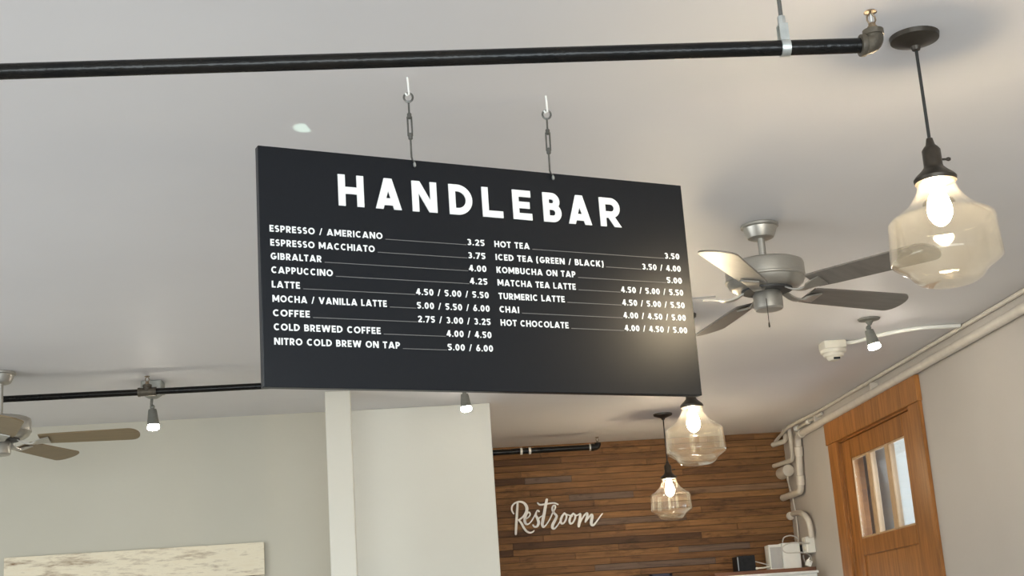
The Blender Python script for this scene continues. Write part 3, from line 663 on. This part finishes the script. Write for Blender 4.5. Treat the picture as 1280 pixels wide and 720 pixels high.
# ------------------------------------------------------------------ pipes and cables in the right corner
def rp(x, y, off=.03): return on_x(x, y, RIGHT_X - off)
def bend(pts, r, k=5):
    """polyline with rounded corners of radius r"""
    P = [Vector(p) for p in pts]; out = [P[0]]
    for i in range(1, len(P) - 1):
        a = (P[i - 1] - P[i]); b = (P[i + 1] - P[i]); q = min(r, a.length * .45, b.length * .45); A_ = P[i] + a.normalized() * q; B_ = P[i] + b.normalized() * q
        for j in range(k + 1):
            t = j / k; out.append(A_ * (1 - t) ** 2 + P[i] * 2 * t * (1 - t) + B_ * t * t)
    return out + [P[-1]]
Xp = RIGHT_X - .035
top_c = tag(MB().tube([E(p) for p in bend([(RIGHT_X - .016, 4.2, CEIL - .015), (RIGHT_X - .016, 9.45, CEIL - .015), (2.918, 10.10, CEIL - .026), on_y(969, 552, WOOD_Y - .03)], .15)], .012, 12).build('conduit', M['conduit']),
    'thin cream conduit in the corner between ceiling and right wall', 'conduit')
Rp = .0245
va = [(Xp, 4.2, 1.383), (Xp, 10.03, 1.375)]
low = rp(1001, 614, .035)
path = bend([(Xp, 4.2, 1.383), (Xp, 10.02, 1.375), (Xp, 10.10, .985), (Xp - .02, WOOD_Y - .01, .985)], .05)
dp = thing('drain_pipe', 'thick cream pipe over the door, turning down in the corner', 'pipe', (Xp, 10.1, 1.0))
MB().tube([Vector(p) - Vector((Xp, 10.1, 1.0)) for p in path], Rp, 16).build('pipe_run', M['conduit'], dp)
for f in (.28, .8): 
    pz = 1.375 - (1.375 - .985) * f; py = 10.02 + .08 * f
    MB().lathe([(Rp, -.035), (Rp + .006, -.033), (Rp + .006, .033), (Rp, .035)], (0, py - 10.1, pz - 1.0), (0, -.2, 1), 18).build('coupling', M['conduit'], dp)
MB().lathe([(Rp, -.035), (Rp + .006, -.033), (Rp + .006, .033), (Rp, .035)], (0, -.16, .375), (0, 1, 0), 18).build('coupling', M['conduit'], dp)
for yy in (8.35, 9.55): MB().box((-.012, yy - 10.1 - .012, .40), (.035, yy - 10.1 + .012, .44)).build('pipe_clip', M['conduit'], dp)
# two shorter pipes at the corner
tag(MB().tube([E(p) for p in bend([(2.957, 10.2, CEIL), (2.957, 10.2, 1.226), (2.90, WOOD_Y - .005, 1.226)], .04)], .0165, 14).build('riser_pipe', M['conduit']),
    'thin cream pipe dropping from ceiling left of the thick drain pipe', 'pipe')
tag(MB().tube([E(p) for p in bend([(2.972, 10.37, CEIL), (2.972, 10.37, 1.39), (2.91, WOOD_Y - .005, 1.385)], .05)], .019, 14).build('riser_pipe', M['conduit']),
    'shortest cream pipe, bending into the top of the wood plank wall', 'pipe')
st = thing('valve_stub', 'short cream pipe stub with white cap above the corner pipes', 'pipe', (RIGHT_X, 9.75, 1.432))
MB().tube([(-.02, .35, -.0), (-.03, 0, .0), (-.02, -.3, .005)], .011, 10).build('pipe_run', M['conduit'], st)
MB().lathe([(.014, -.02), (.02, -.016), (.02, .012), (.012, .018)], (-.03, .30, 0), (-.5, .8, 0), 14).build('cap', M['raceway'], st)
MB().lathe([(.012, -.02), (.017, -.018), (.017, .018), (.012, .02)], (-.03, 0, 0), (0, 1, 0), 14).build('tee', M['raceway'], st)
c0 = on_y(985.5, 588, 10.34)
jb = thing('junction_box', 'round grey junction box between the corner pipes', 'box', (c0.x, WOOD_Y, c0.z))
MB().lathe([(.045, 0), (.045, .19), (.041, .195), (.0005, .197)], (0, 0, 0), (0, -1, 0), 32).build('body', M['conduit'], jb)
MB().lathe([(.009, .0), (.009, .03)], (0, -.15, -.036), (0, 0, -1), 12).build('connector', M['conduit'], jb)
ys = WOOD_Y - .012
tag(MB().tube([E(p) for p in spline([on_y(984, 598, 10.38), on_y(986.5, 607, 10.44), on_x(990, 618, RIGHT_X - .012), on_x(995, 645, RIGHT_X - .010), on_x(997, 660, RIGHT_X - .012), on_x(997.8, 677, RIGHT_X - .03)], 5)], .0055, 8).build('cable', M['cable']),
    'thin white cable hanging down the wood wall from the round junction box', 'cable')
fx_ = thing('flexible_conduit', 'curved cream flexible conduit arching down to the outlet box', 'conduit', (RIGHT_X - .04, 10.3, .7))
fo = Vector((RIGHT_X - .04, 10.3, .7))
MB().tube([p - fo for p in spline([on_y(987, 645, WOOD_Y - .01), on_y(993, 642, WOOD_Y - .08), on_x(1003, 642, RIGHT_X - .05), on_x(1010, 650, RIGHT_X - .04), on_x(1013, 661, RIGHT_X - .036), on_x(1014.5, 672, RIGHT_X - .035)], 7)], .021, 14).build('hose', M['conduit'], fx_)
MB().lathe([(.020, -.01), (.030, -.008), (.030, .012), (.022, .016)], on_y(988, 645, WOOD_Y - .03) - fo, (0, -1, 0), 14).build('wall_fitting', M['conduit'], fx_)
ob = on_x(1016, 681, RIGHT_X); obx = thing('outlet_box', 'white electrical outlet box on right wall above the shelf end', 'outlet', (RIGHT_X, ob.y, ob.z))
MB().rbox((-.058, -.058, -.057), (0, .058, .057), .006, axis=0).build('box', M['raceway'], obx, bevel=.003)
MB().rbox((-.062, -.05, -.052), (-.058, .05, .052), .004, axis=0).build('cover_plate', M['router'], obx)
for sgn in (-1, 1): MB().rbox((-.0645, -.018, sgn * .024 - .016), (-.061, .018, sgn * .024 + .016), .006, axis=0).build('socket', M['plastic'], obx)

# ------------------------------------------------------------------ shelf and devices
YF = 10.06
sz = on_y(1000, 709.5, YF).z
sl = on_y(893, 716, YF).x
shelf = thing('wall_shelf', 'brown wooden shelf in the corner under the white device', 'shelf', ((sl + RIGHT_X) / 2, WOOD_Y, sz - .026))
hw = (RIGHT_X - sl) / 2
MB().box((-hw, -(WOOD_Y - YF), 0), (hw - .002, -.006, .026)).build('board', M['shelf'], shelf, bevel=.002)
MB().box((-hw + .06, -.24, -.12), (-hw + .08, -.006, 0)).build('bracket', M['shelf'], shelf, bevel=.002)
MB().box((hw - .12, -.24, -.12), (hw - .10, -.006, 0)).build('bracket', M['shelf'], shelf, bevel=.002)
fz = sz - .034
cab = thing('cabinet', 'white cabinet top showing just under the brown corner shelf', 'cabinet', ((sl + 2.9) / 2, YF - .02, FLOOR))
cw = (2.93 - sl) / 2
MB().box((-cw, -.25, 0), (cw, .03, fz - FLOOR - .02)).build('body', M['white_panel'], cab, bevel=.004)
MB().box((-cw - .01, -.26, fz - FLOOR - .02), (cw + .01, .035, fz - FLOOR - .003)).build('top', M['white_panel'], cab, bevel=.003)
for sgn in (-1, 1):
    dd = MB().box((min(0, sgn * cw) + .006, -.268, .08), (max(0, sgn * cw) - .006, -.25, fz - FLOOR - .05)).build('door', M['white_panel'], cab, bevel=.003)
    MB().tube([(sgn * .05, -.268, 1.2), (sgn * .05, -.295, 1.2), (sgn * .05, -.295, 1.32), (sgn * .05, -.268, 1.32)], .005, 8).build('handle', M['silver'], dd)
def shelf_pt(x, y): p = on_y(x, y, YF + .08); return p
# black box
bx0 = on_y(921, 700, YF + .03).x; bx1 = on_y(944, 700, YF + .03).x; bz = on_y(932, 694.5, YF + .03).z
bb_ = thing('black_box', 'small black box standing on shelf left of the white device', 'box', ((bx0 + bx1) / 2, YF + .09, sz))
hb = (bx1 - bx0) / 2
MB().rbox((-hb, -.06, 0), (hb, .08, bz - sz), .006, axis=1).build('body', M['black_plastic'], bb_, bevel=.002)
MB().box((-hb + .004, -.0615, .006), (-hb + .010, -.058, bz - sz - .008)).build('silver_edge', M['silver'], bb_)
# white device, seen corner-on
wx0 = on_y(961, 700, YF + .1).x; wx1 = on_y(1000, 700, YF + .1).x; wz = on_y(980, 679, YF + .1).z; mid_ = on_y(980, 700, YF + .05).x
wd = thing('network_device', 'white upright device with grey left panel standing on the corner shelf', 'router', (mid_, YF + .12, sz))
hh = wz - sz
MB().rbox((mid_ * 0 - (mid_ - wx0), -.05, 0), (-.002, .07, hh * .96), .006, axis=2).build('case', M['router'], wd, bevel=.003)
MB().box((-(mid_ - wx0) + .008, -.0525, .010), (-.008, -.049, hh * .86)).build('grey_panel', M['router_grey'], wd, bevel=.001)
MB().rbox((.0, -.055, 0), (wx1 - mid_, .06, hh), .006, axis=2).build('case', M['router'], wd, bevel=.003)
pa = on_y(1004.5, 684, YF + .1)
pl_ = thing('power_adapter', 'black plug adapter between the white device and outlet box', 'plug', (RIGHT_X - .066, ob.y + .05, ob.z - .02))
MB().rbox((-.045, -.005, -.028), (.0, .06, .028), .006, axis=1).build('body', M['black_plastic'], pl_, bevel=.002)
MB().box((0, .02, -.006), (.008, .04, .006)).build('prong', M['silver'], pl_)
pl2 = thing('plug', 'white plug hanging below the outlet box at shelf end', 'plug', on_x(1011, 704, RIGHT_X - .06))
MB().rbox((-.02, -.015, -.022), (.02, .02, .022), .006, Matrix.Rotation(.4, 4, 'Y'), axis=1).build('body', M['router'], pl2, bevel=.002)
MB().tube([(0, 0, .02), (.01, 0, .04)], .005, 8).build('strain_relief', M['router'], pl2)
yd = YF + .03
def cab_(pts, r, lab): return tag(MB().tube([E(p) for p in spline(pts, 7)], r, 8).build('cable', M['cable']), lab, 'cable')
cab_([on_x(1012, 679, RIGHT_X - .066), on_y(1000, 678.5, yd), on_y(987, 679, yd), on_y(979, 683, yd), on_y(979, 688, yd), on_y(985, 691, yd), on_y(1000, 690.5, yd), on_x(1009, 692, RIGHT_X - .03), on_x(1014, 697, RIGHT_X - .03), on_x(1013, 702, RIGHT_X - .055)], .0052, 'white cable looped across the front of white device')
cab_([on_y(978, 678, YF + .2), on_y(980, 672, YF + .2), on_y(987, 669.5, YF + .2), on_y(994, 671, YF + .2), on_y(998, 675, YF + .2)], .0045, 'thin cable arching above the top of white device')
cab_([on_x(1004, 694, RIGHT_X - .05), on_x(1005, 699, RIGHT_X - .05), on_x(1007, 704, RIGHT_X - .05)], .0055, 'short white cable end hanging between device and white plug')
cab_([on_y(944, 702, yd + .06), on_y(952, 704, yd + .05), on_y(961, 706.5, yd + .06)], .004, 'thin upper cable joining black box to white device')
lc = thing('lead', 'lower white lead with round plug between black box and white device', 'cable', on_y(946, 710.5, yd))
lo_ = on_y(946, 710.5, yd)
MB().tube([Vector((0, 0, 0)), on_y(954, 709.8, yd) - lo_, on_y(962, 708.5, yd + .04) - lo_], .006, 8).build('wire', M['router'], lc)
MB().lathe([(.0005, -.01), (.008, -.006), (.009, .004), (.005, .01)], (0, 0, 0), (1, 0, 0), 12).build('plug_tip', M['router'], lc)
# dark navy frame at the bottom of the wood wall
na = on_y(812, 718, WOOD_Y - .02); nb = on_y(840, 717, WOOD_Y - .02)
nf = thing('picture_frame', 'dark navy frame on the wood plank wall, only its top edge showing', 'frame', ((na.x + nb.x) / 2, WOOD_Y - .004, na.z - .26))
hw_ = (nb.x - na.x) / 2
MB().box((-hw_, -.022, 0), (-hw_ + .02, 0, .26)).box((hw_ - .02, -.022, 0), (hw_, 0, .26)).box((-hw_, -.022, .24), (hw_, 0, .26)).box((-hw_, -.022, 0), (hw_, 0, .02)).build('frame', M['navy'], nf)
MB().box((-hw_ + .02, -.012, .02), (hw_ - .02, -.002, .24)).build('backing', M['navy'], nf)

# ------------------------------------------------------------------ whitewashed plank panel on the white wall
ar = thing('wall_art', 'whitewashed wood plank panel hung low on the left white wall', 'artwork', (-1.5, WHITE_Y, -.1))
xr = -.724 + 1.5; xl_ = -2.2 + 1.5
zz = [.726, .5345, .345, .15, -.05]
for k in range(4): MB().box((xl_, -.034, zz[k + 1] + .1 + .004), (xr - .003 * (k % 2), -.012, zz[k] + .1)).build('plank', M['art'], ar, bevel=.0015)
MB().box((xl_ + .05, -.012, .07), (xl_ + .12, -.0, .8)).build('batten', M['shelf'], ar)
MB().box((xr - .14, -.012, .07), (xr - .06, -.0, .8)).build('batten', M['shelf'], ar)

# ------------------------------------------------------------------ "Restroom" script on the wood wall
ST_ = [
 ([(165, 140, 26), (162, 200, 28), (156, 300, 30), (150, 400, 30), (146, 470, 28), (144, 520, 24)],),
 ([(118, 268, 16), (97, 232, 18), (97, 182, 20), (128, 142, 20), (180, 122, 20), (232, 130, 26), (270, 168, 34), (281, 215, 36), (266, 262, 32), (232, 308, 24), (180, 348, 18)],),
 ([(180, 345, 20), (212, 385, 26), (242, 440, 26), (275, 483, 24), (315, 502, 20), (350, 494, 18), (368, 478, 14)],),
 ([(250, 345, 14), (295, 315, 16), (320, 283, 18), (312, 255, 18), (287, 258, 22), (262, 305, 30), (254, 355, 32), (268, 392, 26), (298, 396, 18), (335, 362, 16), (372, 300, 16), (398, 245, 16), (412, 228, 18), (428, 240, 22)],),
 ([(398, 250, 18), (390, 285, 24), (412, 330, 32), (424, 380, 34), (408, 422, 26), (375, 430, 20), (356, 408, 18)],),
 ([(424, 330, 16), (450, 306, 14), (480, 290, 14)],),
 ([(525, 96, 30), (510, 170, 34), (494, 260, 36), (478, 345, 36), (470, 400, 34), (486, 432, 24), (520, 402, 16), (560, 340, 16), (598, 258, 18), (628, 200, 20), (626, 170, 20), (604, 172, 20), (592, 215, 24), (616, 262, 26), (645, 296, 28), (628, 345, 32), (600, 400, 36), (594, 438, 32), (618, 452, 22), (655, 415, 16), (700, 345, 15)],),
 ([(412, 136, 16), (440, 158, 20), (500, 152, 20), (560, 142, 18), (618, 137, 18), (662, 155, 16)],),
 ([(742, 262, 20), (714, 300, 26), (696, 350, 28), (706, 388, 24), (735, 382, 20), (760, 340, 22), (768, 292, 22), (742, 262, 20)],),
 ([(752, 272, 14), (800, 288, 13), (840, 300, 13)],),
 ([(850, 266, 20), (822, 300, 26), (804, 350, 28), (814, 388, 24), (842, 382, 20), (868, 338, 22), (876, 292, 22), (850, 266, 20)],),
 ([(862, 275, 14), (890, 290, 14), (915, 280, 16), (935, 275, 26), (932, 330, 34), (922, 390, 36), (918, 422, 30)],),
 ([(922, 410, 18), (955, 340, 16), (990, 285, 20), (1018, 264, 26), (1022, 300, 30), (1008, 345, 26), (1000, 368, 20)],),
 ([(1000, 370, 18), (1040, 318, 18), (1072, 282, 26), (1084, 300, 32), (1074, 355, 36), (1074, 398, 32), (1100, 408, 24), (1140, 362, 18), (1180, 305, 16), (1208, 268, 12)],),
]
rs = on_y(690, 648, WOOD_Y - .012); sc_ = (on_y(752, 645, WOOD_Y).x - on_y(640, 645, WOOD_Y).x) / 112 / 9.846
sg = MB(); yf, yb = -.016, -.001
for (st_,) in ST_:
    pts = []; ws = []
    for p in spline([(q[0], q[1], q[2]) for q in st_], 5):
        P = on_y(630 + p.x / 9.846, 615 + p.y / 9.846, WOOD_Y - .006) - rs; pts.append((P.x, P.z)); ws.append(p.z * sc_)
    ribbon(sg, pts, 0, lambda q: q, lambda q: q, yf, yb, False, ws)
    for (px_, pz_), w_ in ((pts[0], ws[0]), (pts[-1], ws[-1])): sg.prism(arc(px_, pz_, w_ / 2, w_ / 2, 0, 360, 14)[:-1], yf, yb)
for i, p in enumerate(sg.v): sg.v[i] = (p[0] + rs.x, p[1] + WOOD_Y - .004, p[2] + rs.z + CAMZ)
tag(sg.build('restroom_lettering', M['script'], smooth=0), 'white cursive Restroom lettering mounted on the wood plank wall', 'sign')
